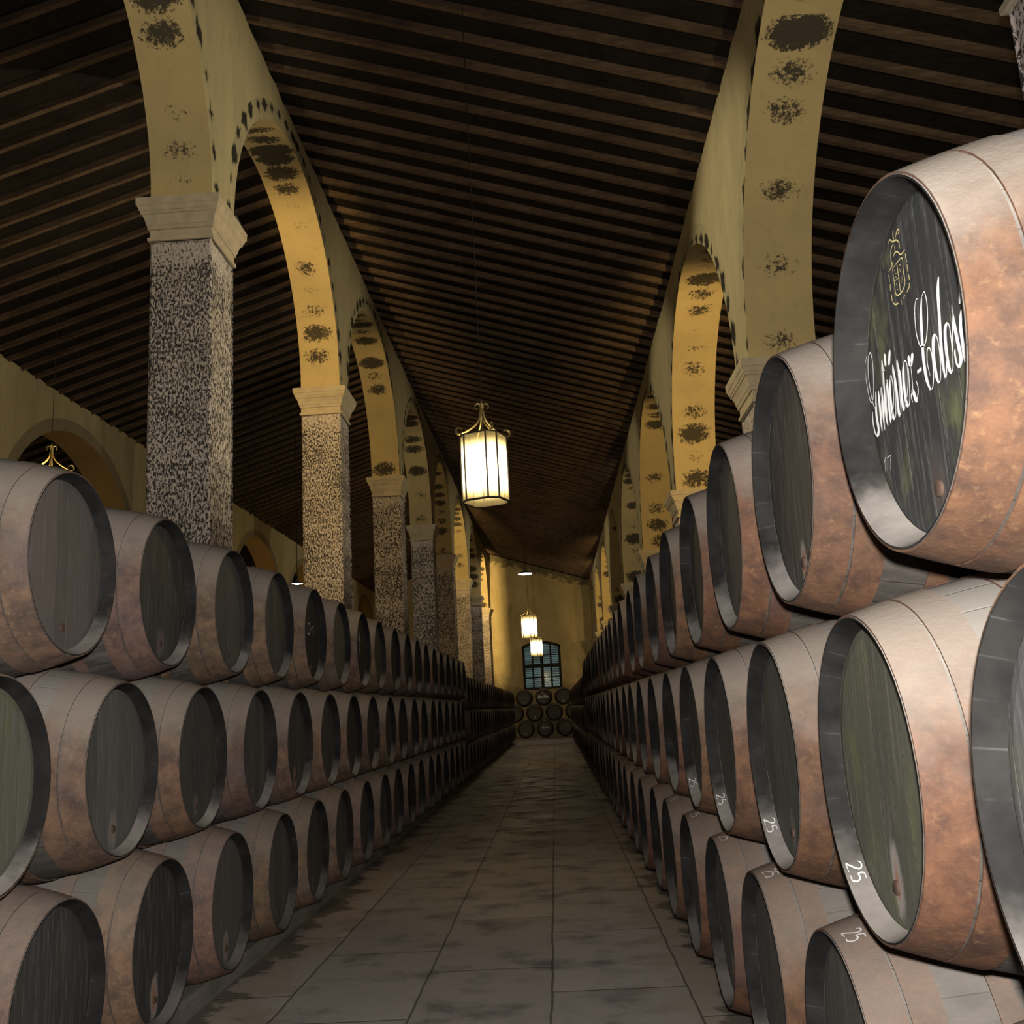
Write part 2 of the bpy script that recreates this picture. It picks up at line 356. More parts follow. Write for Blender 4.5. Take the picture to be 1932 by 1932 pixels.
# window in the end wall: lower casements with six panes each side, upper fixed light
win = empty('window_1', ((WX0 + WX1) / 2, YE + .12, WZ0)); tag(win, kind='structure')
hw = (WX1 - WX0) / 2
fb = MB(); zt = 1.42
fb.box((-hw, -.06, 0), (-hw + .16, .06, 2.85)); fb.box((hw - .16, -.06, 0), (hw, .06, 2.85)); fb.box((-hw, -.06, 0), (hw, .06, .14))
fb.box((-hw, -.12, zt - .02), (hw, .08, zt + .2)); fb.box((-.1, -.07, .1), (.1, .07, 2.85))
n = 10
for k in range(n):
    a0 = -hw + 2 * hw * k / n; a1 = -hw + 2 * hw * (k + 1) / n
    z0 = 2.8 + .3 * math.sin(PI * k / n) ** .8; z1 = 2.8 + .3 * math.sin(PI * (k + 1) / n) ** .8
    fb.add([(a0, -.06, z0 - .18), (a1, -.06, z1 - .18), (a1, -.06, z1), (a0, -.06, z0), (a0, .06, z0 - .18), (a1, .06, z1 - .18), (a1, .06, z1), (a0, .06, z0)],
           [(0,1,2,3), (7,6,5,4), (0,4,5,1), (3,2,6,7)])
for sx in (-1, 1):
    c = sx * (hw - .16 + .1) / 2 + 0
    x0, x1 = (-hw + .16, -.1) if sx < 0 else (.1, hw - .16); w = x1 - x0
    for zz in (.14, zt + .2):
        top = zt - .02 if zz < 1 else 2.75; mid = (zz + top) / 2
        fb.box((x0 + w / 2 - .055, -.04, zz), (x0 + w / 2 + .055, .04, top + (.2 if zz > 1 else 0))); fb.box((x0, -.04, mid - .035), (x1, .04, mid + .035))
link('window_frame', fb.mesh('window_frame', M_DOORW), win)
for sx in (-1, 1):
    x0, x1 = (-hw + .16, -.1) if sx < 0 else (.1, hw - .16); w = x1 - x0
    for zz in (.14, zt + .2):
        top = zt - .02 if zz < 1 else 2.72; mid = (zz + top) / 2
        for q in (0, 1):
            for (za, zb) in ((zz, mid - .035), (mid + .035, top)):
                pb = MB(); pb.box((x0 + q * (w / 2 + .035), -.008, za), (x0 + w / 2 - .035 + q * (w / 2 + .035), .008, zb)); link('window_pane', pb.mesh('window_pane', M_PANE), win)
# roller shutters hanging outside behind the panes
sb = MB()
for k in range(26): sb.box((-hw + .1, .42, .05 + k * .112), (hw - .1, .45, .105 + k * .112))
link('outer_louvre', sb.mesh('outer_louvre', plain('louvre_slats', (.28, .33, .32), .6)), win)

# arcades: piers are things, the wall over them carries its arches
def arcade(side, x0, x1, piers, spring, rise, ztop, words, ring_mat=None, soffit_mat=None):
    th = .30; wb = MB(); line = []
    wall_name = 'wall_' + side
    for i in range(len(piers) - 1):
        a = piers[i][1]; c = piers[i + 1][0]; m = (a + c) / 2; h = (c - a) / 2; N = 28
        for k in range(N + 1):
            t = PI * (1 - k / N); line.append((m + (h + th) * math.cos(t), spring + (rise + th) * math.sin(t)))
    pts = [(piers[0][0], spring)] + line + [(YE, spring)]
    vs = []; fs = []; rnd = random.Random(side)
    for (y, z) in pts:
        zt2 = ztop + rnd.uniform(-.03, .03); vs += [(x0, y, z), (x1, y, z), (x0, y, zt2), (x1, y, zt2)]
    for i in range(len(pts) - 1):
        p, q = i * 4, i * 4 + 4
        fs += [(p, p+2, q+2, q), (p+1, q+1, q+3, p+3), (p+2, p+3, q+3, q+2), (p, q, q+1, p+1)]
    fs += [(0, 1, 3, 2), tuple(len(pts) * 4 - 4 + k for k in (0, 2, 3, 1))]
    wb.add(vs, fs); wall = link(wall_name, wb.mesh(wall_name, M_WALL)); tag(wall, kind='structure')
    for i in range(len(piers) - 1):
        a = piers[i][1]; c = piers[i + 1][0]; m = (a + c) / 2; h = (c - a) / 2; N = 36; ab = MB(); hx = (x1 - x0) / 2
        ring = []
        for k in range(N + 1):
            t = PI * (1 - k / N); ring.append((h * math.cos(t), rise * math.sin(t), (h + th) * math.cos(t), (rise + th) * math.sin(t)))
        vs = []
        for (iy, iz, oy, oz) in ring: vs += [(-hx, iy, iz), (hx, iy, iz), (-hx, oy, oz), (hx, oy, oz)]
        f0, f1 = [], []
        for k in range(N):
            p, q = k * 4, k * 4 + 4; f0.append((p, q, q+1, p+1)); f1 += [(p, p+2, q+2, q), (p+1, q+1, q+3, p+3)]
        f1 += [(0, 1, 3, 2), (N*4, N*4+2, N*4+3, N*4+1)]
        ab.add(vs, f0, 0); o_ = len(ab.v); ab.f += f1; ab.m += [1] * len(f1)
        link('arch', ab.mesh('arch', [soffit_mat or M_INTR, ring_mat or M_RING]), wall, ((x0 + x1) / 2, m, spring))
    # piers
    hs = spring - .545
    for i, (y0, y1) in enumerate(piers):
        r = empty('stone_pier', ((x0 + x1) / 2, (y0 + y1) / 2, 0)); hx, hy = (x1 - x0) / 2, (y1 - y0) / 2
        sb = MB(); e = .02; nseg = 8
        prof = [(0, 0)] + [(hs * k / nseg, 0) for k in range(1, nseg + 1)]
        vs = []; fs = []
        for (z, off) in prof:
            for (sx, sy) in ((-1, -1), (1, -1), (1, 1), (-1, 1)):
                ax, ay = sx * hx, sy * hy
                vs += [(ax - sx * e, ay, z - hs), (ax, ay - sy * e, z - hs)] if sx * sy > 0 else [(ax, ay - sy * e, z - hs), (ax - sx * e, ay, z - hs)]
        L = 8
        for k in range(len(prof) - 1):
            for j in range(L): fs.append((k*L+j, k*L+(j+1) % L, (k+1)*L+(j+1) % L, (k+1)*L+j))
        sb.add(vs, fs); link('shaft', sb.mesh('shaft', M_PIER), r, (0, 0, hs))
        cb = MB(); prof = [(0, 0), (.004, .032), (.045, .036), (.05, .004), (.15, .006), (.155, .034), (.20, .036), (.21, .05), (.27, .065), (.33, .10), (.34, .122), (.37, .122), (.375, .135), (.43, .16), (.44, .175), (.535, .18), (.537, .18), (.537, 0)]
        vs = []; fs = []
        for (z, off) in prof:
            for (sx, sy) in ((-1, -1), (1, -1), (1, 1), (-1, 1)): vs.append((sx * (hx + off * .76), sy * (hy + off * .8), z))
        for k in range(len(prof) - 1):
            for j in range(4): fs.append((k*4+j, k*4+(j+1) % 4, (k+1)*4+(j+1) % 4, (k+1)*4+j))
        fs.append(tuple(len(prof) * 4 - 4 + j for j in range(4)))
        cb.add(vs, fs); link('capital', cb.mesh('capital', M_CAP), r, (0, 0, hs))
        tag(r, words(i), 'pillar', 'stone piers of the ' + side.replace('_', ' ') + ' arcade')
    return wall
ORD = ['first', 'second', 'third', 'fourth', 'fifth', 'sixth', 'seventh', 'eighth', 'ninth', 'tenth', 'eleventh', 'twelfth', 'thirteenth', 'fourteenth',
       'fifteenth', 'sixteenth', 'seventeenth', 'eighteenth', 'nineteenth', 'twentieth', 'twenty-first', 'twenty-second', 'twenty-third', 'twenty-fourth']
PL = [(-4.1 + 7.6 * k + .2, -4.1 + 7.6 * k + 1.05) for k in range(2)]
PL = [(3.68, 4.53)] + [(v, v + .86) for v in (11.28, 18.80, 26.60, 34.0, 41.0, 49.0, 56.7)] + [(63.95, 64.80)]
PR = [(4.06, 4.91)] + [(11.98 + 7.66 * k, 12.83 + 7.66 * k) for k in range(7)]
PR = PR[:7] + [(57.9, 58.75), (63.95, 64.80)]
PQ = [(4.0, 4.85)] + [(11.45 + 7.62 * k, 12.3 + 7.62 * k) for k in range(7)] + [(63.95, 64.80)]
look_l = ['beside the camera', 'nearest in view, grey-pink speckled face and yellow-lit side', 'next beyond, lit yellow and densely speckled', 'dimmer, half way down', 'dull grey, behind the dim third', 'dark shaft with a floodlight on its cornice',
          'small and lit bright yellow', 'small and dull brown beside the bright one', 'farthest, against the yellow end wall']
arcade('left', XL0, XL1, PL, 6.50 + ZO, 3.15, ZL, lambda i: 'stone pier behind the left-hand casks, ' + look_l[i])
look_r = ['cut by the frame above the named cask', 'behind the two largest casks, brown arch above', 'lit bright yellow with black blots', 'slimmer, yellow, with a ladder of black blots', 'dull, hardly showing', 'dim, far back', 'tiny, lit yellow', 'tiny, near the end wall', 'at the end wall']
arcade('right', XR0, XR1, PR, 4.14 + ZO, 3.30, 8.0 + ZO, lambda i: 'stone pier behind the right-hand casks, ' + look_r[i])
arcade('outer', XQ0, XQ1, PQ, 4.14 + ZO, 3.08, 8.02 + ZO, lambda i: 'stone pier of the outermost arcade, ' + ORD[i] + ' from the camera', m_plaster('greyed_arch_band', (.24, .21, .15), (.30, .25, .15), (.17, .15, .12)), m_plaster('ochre_arch_soffit', (.60, .38, .14), (.52, .34, .14), (.36, .26, .13)))

# roof
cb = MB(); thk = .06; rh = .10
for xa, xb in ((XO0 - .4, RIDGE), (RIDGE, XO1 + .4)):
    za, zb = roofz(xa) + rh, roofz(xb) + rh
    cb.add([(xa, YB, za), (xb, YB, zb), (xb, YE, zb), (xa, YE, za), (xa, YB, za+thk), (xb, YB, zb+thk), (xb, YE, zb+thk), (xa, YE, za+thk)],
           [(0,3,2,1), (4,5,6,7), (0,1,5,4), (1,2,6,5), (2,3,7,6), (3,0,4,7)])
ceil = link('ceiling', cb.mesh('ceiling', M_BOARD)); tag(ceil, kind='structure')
def rafter(b, side, y, jz=0):
    w = .042; xa, xb = (XO0, RIDGE) if side < 0 else (RIDGE, XO1)
    N = 6; rn = random.Random(int(y * 1000) + side); vs = []; fs = []
    for k in range(N + 1):
        x = xa + (xb - xa) * k / N; z = roofz(x); dy = rn.uniform(-.015, .015); dz = rn.uniform(-.012, .006)
        vs += [(x, y - w + dy, z + dz), (x, y + w + dy, z + dz), (x, y + w + dy, z + rh), (x, y - w + dy, z + rh)]
    for k in range(N):
        for j in range(4): fs.append((k*4+j, k*4+(j+1) % 4, k*4+4+(j+1) % 4, k*4+4+j))
    fs += [(0, 1, 2, 3), (N*4+3, N*4+2, N*4+1, N*4)]; b.add(vs, fs)
ys = [6.0 + .56 * k + random.uniform(-.035, .035) for k in range(104)]
for i, y in enumerate(ys[:50]):
    for sd in (-1, 1):
        b = MB(); rafter(b, sd, y); link('rafter', b.mesh('rafter', M_RAFTER), ceil)
b = MB()
for y in ys[50:] + [YB + .4 + .56 * k for k in range(19)]:
    for sd in (-1, 1): rafter(b, sd, y)
rr = link('distant_rafters', b.mesh('distant_rafters', M_RAFTER), ceil); tag(rr, kind='stuff')

# ------------------------------------------------------------------ casks
LEN = 1.45; RC = .42; RB = .543
def rad(t): return RC + (RB - RC) * (1 - ((t - LEN / 2) / (LEN / 2)) ** 2)
HOOPS = [(.002, .108), (.116, .205), (.335, .395), (.520, .585)]; HOOPS += [(LEN - e, LEN - s) for s, e in HOOPS[::-1]]
def stave_mb(n, rings, mi=0, b=None, dp=.056):
    b = b or MB(); prof = []
    prof.append((dp + .002, RC - .026)); prof.append((dp + .002, RC - .030)); prof.append((.0, RC - .006)); prof.append((.0, RC - .001))
    for k in range(1, rings): prof.append((LEN * k / rings, rad(LEN * k / rings)))
    prof += [(LEN, RC - .001), (LEN, RC - .006), (LEN - dp - .002, RC - .030), (LEN - dp - .002, RC - .026)]
    prof = prof[1:-1]; ci = mi if mi or len(b.v) else 0
    b.lathe(prof[2:-2], n, mi, 'x'); b.lathe(prof[:3], n, 3 if n < 40 else 1, 'x'); b.lathe(prof[-3:], n, 3 if n < 40 else 1, 'x'); return b
def hoop_mb(s, e, n, b=None, mi=0, seed=0):
    b = b or MB(); k = 3; out = []
    for i in range(k + 1):
        t = s + (e - s) * i / k; out.append((t, rad(t) + .005))
    prof = [(s, rad(s) - .002)] + out + [(e, rad(e) - .002)]
    b.lathe(prof, n, mi, 'x'); return b
def head_mb(n, front=True, b=None, mi=0, dp=.056):
    b = b or MB(); t = dp if front else LEN - dp; vs = []; fs = []; R_ = RC - .028
    rings = [(0, .0), (.5, .0), (.93, .0), (1, .004)]; sg = -1 if front else 1
    vs.append((t, 0, 0))
    for (q, dd) in rings[1:]:
        for k in range(n): w = 2 * PI * k / n; vs.append((t - sg * dd, math.cos(w) * R_ * q, math.sin(w) * R_ * q))
    for k in range(n): fs.append((0, 1 + k, 1 + (k + 1) % n))
    for r in range(2):
        for k in range(n): fs.append((1 + r*n + k, 1 + r*n + (k+1) % n, 1 + (r+1)*n + (k+1) % n, 1 + (r+1)*n + k))
    b.add(vs, fs, mi); return b
ME_STAVE = stave_mb(52, 14).mesh('staves', [M_STAVE, M_CHIME], True)
ME_HOOPS = [hoop_mb(s, e, 52).mesh('hoop', M_HOOP, True) for s, e in HOOPS]
ME_HEAD = head_mb(48).mesh('head', M_HEAD); ME_BACK = head_mb(32, False).mesh('back_head', M_HEAD)
ME_STAVE0 = stave_mb(60, 14, dp=.08).mesh('staves', [M_STAVE, M_CHIME], True); ME_HEAD0 = head_mb(60, dp=.08).mesh('head', M_HEAD)
pb = MB(); pb.lathe([(.058, .020), (.050, .019), (.048, .016), (.048, .001)], 16, 0, 'x', (0, 0, -.29)); ME_PLUG = pb.mesh('tap_plug', M_PLUG, True)
fb = stave_mb(28, 8); [hoop_mb(s, e, 28, fb, 1) for s, e in HOOPS]; head_mb(24, True, fb, 2); head_mb(24, False, fb, 2)
ME_FAR = fb.mesh('cask', [M_STAVE, M_HOOP, M_HEAD_FAR, M_CHIME], True)

HEADS = {('R', 0, 0): (.028, .030, .032, .75), ('R', 0, 1): (.055, .050, .045, .1), ('R', 1, 1): (.085, .085, .065, .75), ('R', 1, 0): (.075, .078, .08, .5), ('R', 1, 2): (.075, .078, .065, .3),
         ('L', 0, 0): (.13, .11, .10, .1), ('L', 0, 1): (.055, .052, .045, .1), ('L', 1, 0): (.13, .135, .10, .5), ('L', 1, 1): (.10, .10, .09, .25), ('L', 0, 4): (.025, .025, .028, 0), ('L', 0, 6): (.03, .03, .03, 0),
         ('L', 2, 1): (.045, .045, .043, .1), ('L', 2, 0): (.045, .045, .045, .1)}
rc = random.Random(3)
PROTO = {}
def make_cask(kind):
    r = empty('cask', (0, 0, 0))
    if kind == 'far': return r
    link('staves', ME_STAVE, r)
    for me in ME_HOOPS: link('hoop', me, r)
    link('head', ME_HEAD, r); link('back_head', ME_BACK, r); link('tap_plug', ME_PLUG, r)
    return r
def place(kind, loc, rz, sc, label, group, key=None, first=[True]):
    """kind near = cask with its parts, far = one small mesh"""
    g = rc.uniform(.05, .11); hc = HEADS.get(key, (g * 1.05, g, g * .93, rc.choice((0, 0, .15, .45)))); hb = rc.uniform(.75, 1.15); hoopc = (hb, hb * rc.uniform(.88, 1.0), hb * rc.uniform(.8, 1.0), 1) if rz == 0 else (hb * 1.2, hb * rc.uniform(1.3, 1.45), hb * rc.uniform(1.4, 1.7), 1)
    if kind == 'near':
        if 'near' not in PROTO:
            PROTO['near'] = r = make_cask('near'); kids = list(r.children)
        else:
            src = PROTO['near']; r = src.copy(); COL.objects.link(r); kids = []
            for ch in src.children:
                if ch.name.split('.')[0] in ('staves', 'hoop', 'head', 'back_head', 'tap_plug'):
                    c = ch.copy(); COL.objects.link(c); c.parent = r; kids.append(c)
        hoopc = (*hoopc[:3], {0: 1.0, 1: .92}.get(key[1], .5) if key else 1)  # thinner dusty tone on lower tiers stands in for the weaker flash
        for c in kids:
            nm = c.name.split('.')[0]
            c.color = hc if 'head' in nm else hoopc
    else:
        r = bpy.data.objects.new('cask', ME_FAR); COL.objects.link(r); r.color = (*[v * .8 for v in hoopc[:3]], {0: .9, 1: .8}.get(key[1], .45) if key else .3)  # same per-tier cut, flash falloff put into the dusty tone
    r.location = loc; r.rotation_euler = (0, 0, rz); r.scale = (sc, sc, sc); tag(r, label, 'barrel', group); return r

SIDE = {'L': dict(X=-2.1565, z=(.7617, -.1843, -1.1224), y0=4.4189, s=1.1602, sh=(0, -.5, 0), dc=0, rz=PI, word='left-hand', split=25.2),
        'R': dict(X=.8066, z=(.7225, -.2201, -1.1612), y0=2.1954, s=1.1529, sh=(0, -.5, 1), dc=0, rz=0, word='right-hand', split=27.6)}
TIER = ('top', 'middle', 'bottom')
FEAT = {('R', 0, 0): 'huge black-headed cask with white script and gold crest, top tier of right-hand stack', ('R', 0, 1): 'large cask with rusty hoops and pale chime next beyond the white-lettered one',
        ('R', 1, 1): 'large green-tinged cask under the lettered one, chalk 25 on its rim', ('R', 1, 0): 'grey cask rim cut off by the frame at the right edge, middle tier',
        ('L', 0, 0): 'nearest top-tier cask of left-hand stack, greyish head with a pale round patch', ('L', 1, 0): 'green-headed middle-tier cask cut off by the frame at left',
        ('L', 1, 1): 'middle-tier left-hand cask with white and dark drip stain at its tap', ('L', 0, 4): 'black-headed top-tier left-hand cask with a small white mark, fifth in row', ('L', 0, 6): 'top-tier left-hand cask with white squiggle on black head, seventh in row'}
OBJ = {}
def cask_z(side, tier): return SIDE[side]['z'][tier] + ZO
NB = 0; total = 0
for sd, S_ in SIDE.items():
    for tr in range(3):
        i0 = {('R', 2): -1, ('L', 2): -1}.get((sd, tr), 0)
        k = i0; num = 0
        while True:
            y = S_['y0'] + S_['s'] * (k + S_['sh'][tr]) + (S_['dc'] if tr == 2 else 0)
            if y > S_['split'] or (tr == 1 and y > last0): break
            near = y < 19.5
            lab = FEAT.get((sd, tr, k))
            seen = max(k, 0)
            if not lab: lab = f"{'dusty dark' if y < 12 else 'dark'} cask, {ORD[seen]} from the camera in the {TIER[tr]} tier of the {S_['word']} stack"
            if k < 0: lab = f"cask at the near end of the {TIER[tr]} tier, {S_['word']} stack, beyond the frame edge"
            jx = rc.uniform(-.012, .012) if k > 0 else 0
            o = place('near' if near else 'far', (S_['X'] + jx, y, cask_z(sd, tr)), S_['rz'], 1, lab, f"large casks in the {TIER[tr]} tier of the {S_['word']} stack", (sd, tr, k)); OBJ[(sd, tr, k)] = o; total += 1
            k += 1
            if tr == 0: last0 = y
        # smaller casks further back
        sc = .88; yy = last0 + 1.13 + (.52 if tr == 1 else 0); railz = cask_z(sd, 2) - rad(.37) - .008
        zc = railz + (rad(.42) + .008) * sc + (2 - tr) * .944 * sc
        while yy < 53.5:
            if total < 291:
                place('far', (S_['X'], yy, zc), S_['rz'], sc, f"small dark cask in the {TIER[tr]} tier at the far end of the {S_['word']} stack", f"small far casks in the {TIER[tr]} tier of the {S_['word']} stack"); total += 1
            yy += 1.04
# rails under the bottom tiers
for sd, S_ in SIDE.items():
    sg = -1 if sd == 'L' else 1; zr = cask_z(sd, 2) - rad(.37) - .008
    for j, t in enumerate((.30, LEN - .30)):
        b = MB(); x = S_['X'] + sg * t
        pts = 30; ya, yb = 1.6 if sd == 'R' else 2.6, 54.2
        b.box((x - .07, ya, 0), (x + .07, yb, zr))
        o = link('cask_rail', b.mesh('cask_rail', M_RAIL)); tag(o, f"long grey timber rail on the floor under the {'fronts' if j == 0 else 'backs'} of the {S_['word']} casks", 'rail', 'rails under the casks')
# stack across the end of the aisle
zr = .10; ze = (zr + .46 + .06 + 0, )
names = {(0, 1): 'cask with white lettering and small crest under the end window', (2, 1): 'bottom cask of the end stack with one white word and a line below'}
for tr in range(3):
    z = .10 + .52 * .96 + (2 - tr) * .905
    cxs = (-1.80, -.65, .50) if tr != 1 else (-1.225, -.075, -2.375, 1.075)
    for j, x in enumerate(cxs):
        nm = {0: ('left', 'middle', 'right'), 1: ('centre left', 'centre right', 'outer left', 'outer right'), 2: ('left', 'middle', 'right')}[tr][j]
        o = place('far', (x, 59.0, z), PI / 2, .96, names.get((tr, j), f"cask facing the camera in the end stack below the window, {TIER[tr]} row, {nm}"), 'casks stacked below the end window'); o.color = (.7, .7, .7, .3)
        OBJ[('E', tr, j)] = o
for j, y in enumerate((59.33, 60.05)):
    b = MB(); b.box((-2.9, y, 0), (1.6, y + .2, .07)); tag(link('cask_rail', b.mesh('cask_rail', M_RAIL)), f"short timber rail across the aisle under the end stack, {('front', 'rear')[j]} one", 'rail', 'rails under the end casks')

# ------------------------------------------------------------------ lettering and chalk marks (paint, children of the heads they are on)
TEXT=[["n",[[-0.3516,0.1498],[-0.3704,0.129],[-0.3786,0.0819],[-0.3693,0.0346],[-0.358,0.0233],[-0.3392,0.0353],[-0.3245,0.0689],[-0.3144,0.1142],[-0.3157,0.1405],[-0.3244,0.1483],[-0.339,0.1412],[-0.3525,0.1174],[-0.3583,0.0725],[-0.3535,0.0347],[-0.3426,0.0031],[-0.3299,0.0119],[-0.3188,0.0402]]],["t",[[-0.3192,0.039],[-0.3351,-0.0171],[-0.3325,-0.0533],[-0.3378,-0.0669],[-0.3526,-0.0716]]],["m",[[-0.3526,-0.0716],[-0.3625,-0.0574],[-0.3674,-0.0304],[-0.3642,-0.0083],[-0.3605,-0.003]]],["t",[[-0.2991,0.0362],[-0.3036,-0.014],[-0.309,-0.07]]],["n",[[-0.3095,-0.0712],[-0.296,-0.0289],[-0.2762,0.0375]]],["t",[[-0.2762,0.0375],[-0.2808,-0.0086],[-0.2892,-0.0719]]],["n",[[-0.2892,-0.0719],[-0.274,-0.0231],[-0.2461,0.0998]]],["t",[[-0.2456,0.1009],[-0.2524,0.057],[-0.2651,-0.0283],[-0.263,-0.0696]]],["m",[[-0.2527,0.0696],[-0.2345,0.0695]]],["n",[[-0.263,-0.0696],[-0.2482,0.006],[-0.2298,0.0406]]],["t",[[-0.2294,0.0417],[-0.2376,-0.022],[-0.2413,-0.0686]]],["t",[[-0.221,0.1081],[-0.2238,0.0917],[-0.2235,0.0755]]],["t",[[-0.1823,0.1036],[-0.194,0.0859],[-0.2027,0.0706]]],["n",[[-0.2413,-0.0686],[-0.2047,-0.0275],[-0.1942,0.0127],[-0.197,0.0417],[-0.2087,0.0347]]],["t",[[-0.2087,0.0347],[-0.2198,-0.0032],[-0.2208,-0.0516],[-0.2126,-0.0661]]],["n",[[-0.2126,-0.0661],[-0.2004,-0.0577],[-0.19,-0.0249],[-0.1763,0.0649]]],["t",[[-0.1772,0.0627],[-0.1784,0.0413],[-0.1747,0.0063],[-0.1786,-0.0572],[-0.1724,-0.0674]]],["n",[[-0.1724,-0.0674],[-0.1614,-0.0505],[-0.1458,0.0647]]],["t",[[-0.1458,0.0647],[-0.1463,0.0421],[-0.14,0.0185],[-0.1476,-0.0454],[-0.1422,-0.0659]]],["n",[[-0.1422,-0.0659],[-0.0989,-0.0189],[-0.0876,0.0284],[-0.0974,0.0448],[-0.1094,0.0386]]],["t",[[-0.1094,0.0386],[-0.1196,0.0115],[-0.1241,-0.0434],[-0.1149,-0.065]]],["n",[[-0.1149,-0.065],[-0.0977,-0.0495],[-0.0807,0.0214]]],["t",[[-0.0707,0.048],[-0.0715,0.0343],[-0.0664,0.0209]]],["t",[[-0.0668,0.0199],[-0.0535,0.0324],[-0.0449,0.0455]]],["n",[[-0.0653,0.0205],[-0.0726,-0.0323],[-0.087,-0.046],[-0.0844,-0.0641]]],["t",[[-0.0797,-0.0346],[-0.0709,-0.0443],[-0.0625,-0.063],[-0.0533,-0.0625]]],["n",[[-0.0533,-0.0625],[-0.0408,-0.0451],[-0.0459,-0.0229]]],["h",[[-0.0327,-0.007],[-0.0061,-0.0073]]],["n",[[0.0309,0.149],[0.0143,0.1493],[0.0006,0.1287],[-0.0073,0.0861],[-0.0012,0.0542],[0.0111,0.0393],[0.034,0.0385],[0.0568,0.0652],[0.0731,0.1096],[0.0716,0.1414],[0.0647,0.149],[0.0489,0.1423]]],["t",[[0.0489,0.1423],[0.032,0.1043],[0.018,0.0423],[0.0119,0.002],[0.0143,-0.0389],[0.0263,-0.0683]]],["n",[[0.0263,-0.0683],[0.0405,-0.0675],[0.0546,-0.0439],[0.0603,0.0021],[0.0508,0.0222],[0.0376,0.0171],[0.0308,-0.0092],[0.0356,-0.0396]]],["t",[[0.0949,0.037],[0.0797,0.0298],[0.07,-0.0014],[0.0682,-0.0443],[0.0754,-0.0694]]],["n",[[0.0754,-0.0694],[0.0895,-0.0602],[0.1028,-0.0113],[0.101,0.0238],[0.0926,0.0383]]],["t",[[0.152,0.1462],[0.1375,0.1148],[0.1256,0.0551],[0.1115,-0.021],[0.1122,-0.0702]]],["n",[[0.1122,-0.0702],[0.1232,-0.0613],[0.1353,-0.0128]]],["t",[[0.1608,0.037],[0.1455,0.0257],[0.1376,-0.0136],[0.137,-0.0514],[0.1453,-0.071]]],["n",[[0.1453,-0.071],[0.1595,-0.0594],[0.1679,-0.0145],[0.1692,0.0248],[0.161,0.0375]]],["n",[[0.1955,0.0632],[0.1876,0.0299],[0.1625,-0.0438]]],["t",[[0.1928,0.0487],[0.1942,0.0106],[0.1983,-0.0261],[0.2016,-0.058],[0.1891,-0.073]]],["m",[[0.1891,-0.073],[0.1784,-0.062],[0.1761,-0.0405],[0.18,-0.0295]]],["t",[[0.2353,0.0351],[0.2217,0.0059],[0.2196,-0.0341],[0.2178,-0.073]]],["t",[[0.2443,0.0907],[0.2436,0.0684],[0.2323,0.0497]]]]
CREST=[["n",[[-0.0976,0.2802],[-0.0308,0.2777],[-0.0319,0.2491],[-0.0324,0.2139],[-0.0621,0.2033],[-0.0947,0.2128],[-0.0949,0.2474],[-0.0976,0.2802]]],["n",[[-0.0646,0.2788],[-0.0644,0.2402],[-0.0662,0.2051]]],["n",[[-0.0949,0.2474],[-0.065,0.2429]]],["n",[[-0.0803,0.3032],[-0.0683,0.3084],[-0.0517,0.3039],[-0.0334,0.2878],[-0.0051,0.2866]]],["n",[[-0.0672,0.3333],[-0.0839,0.3294],[-0.0945,0.3149],[-0.0962,0.2973],[-0.0912,0.2925],[-0.0983,0.2873],[-0.1235,0.2843]]],["n",[[-0.1222,0.2788],[-0.1243,0.2687],[-0.1246,0.2589]]],["n",[[-0.1233,0.2534],[-0.125,0.2444],[-0.1267,0.2353]]],["n",[[-0.1233,0.2265],[-0.1241,0.2171],[-0.1238,0.2072]]],["n",[[-0.1213,0.2049],[-0.1116,0.1947],[-0.097,0.1891],[-0.0875,0.188]]],["n",[[-0.0056,0.2768],[-0.0062,0.2653],[-0.0047,0.254]]],["n",[[-0.0049,0.2494],[-0.0056,0.2392],[-0.0046,0.2294]]],["n",[[-0.0052,0.2238],[-0.0034,0.216],[-0.0043,0.2094]]],["n",[[-0.0079,0.204],[-0.0113,0.195],[-0.0288,0.1899]]],["n",[[-0.0392,0.1874],[-0.0556,0.1863]]],["n",[[-0.0675,0.189],[-0.0665,0.1743]]],["n",[[-0.063,0.3398],[-0.064,0.3549],[-0.0576,0.3627]]],["n",[[-0.056,0.3363],[-0.0397,0.3486],[-0.0278,0.3498],[-0.026,0.3417],[-0.0347,0.3401]]],["n",[[-0.0963,0.3416],[-0.0942,0.3516],[-0.0858,0.3512],[-0.0731,0.3399],[-0.061,0.3363],[-0.0464,0.3309],[-0.0348,0.3185],[-0.0329,0.302]]],["n",[[-0.0635,0.3254],[-0.0626,0.3189],[-0.0664,0.3135]]],["n",[[-0.0852,0.2727],[-0.0815,0.2649]]],["n",[[-0.0863,0.2611],[-0.0752,0.2596]]],["n",[[-0.0854,0.2546],[-0.0773,0.2497]]],["n",[[-0.0864,0.2345],[-0.0763,0.2348]]],["n",[[-0.0859,0.227],[-0.0791,0.2276]]],["n",[[-0.0868,0.2202],[-0.0758,0.2189]]],["n",[[-0.0536,0.2688],[-0.0418,0.2656]]],["n",[[-0.0531,0.2614],[-0.0493,0.25]]],["n",[[-0.0514,0.2402],[-0.054,0.2247]]],["n",[[-0.0431,0.2364],[-0.0439,0.2214]]]]
SEVENTEEN=[["m",[[-0.3262,-0.1511],[-0.3053,-0.1378],[-0.3236,-0.173]]],["m",[[-0.3001,-0.1444],[-0.2735,-0.1433],[-0.2836,-0.1816]]]]

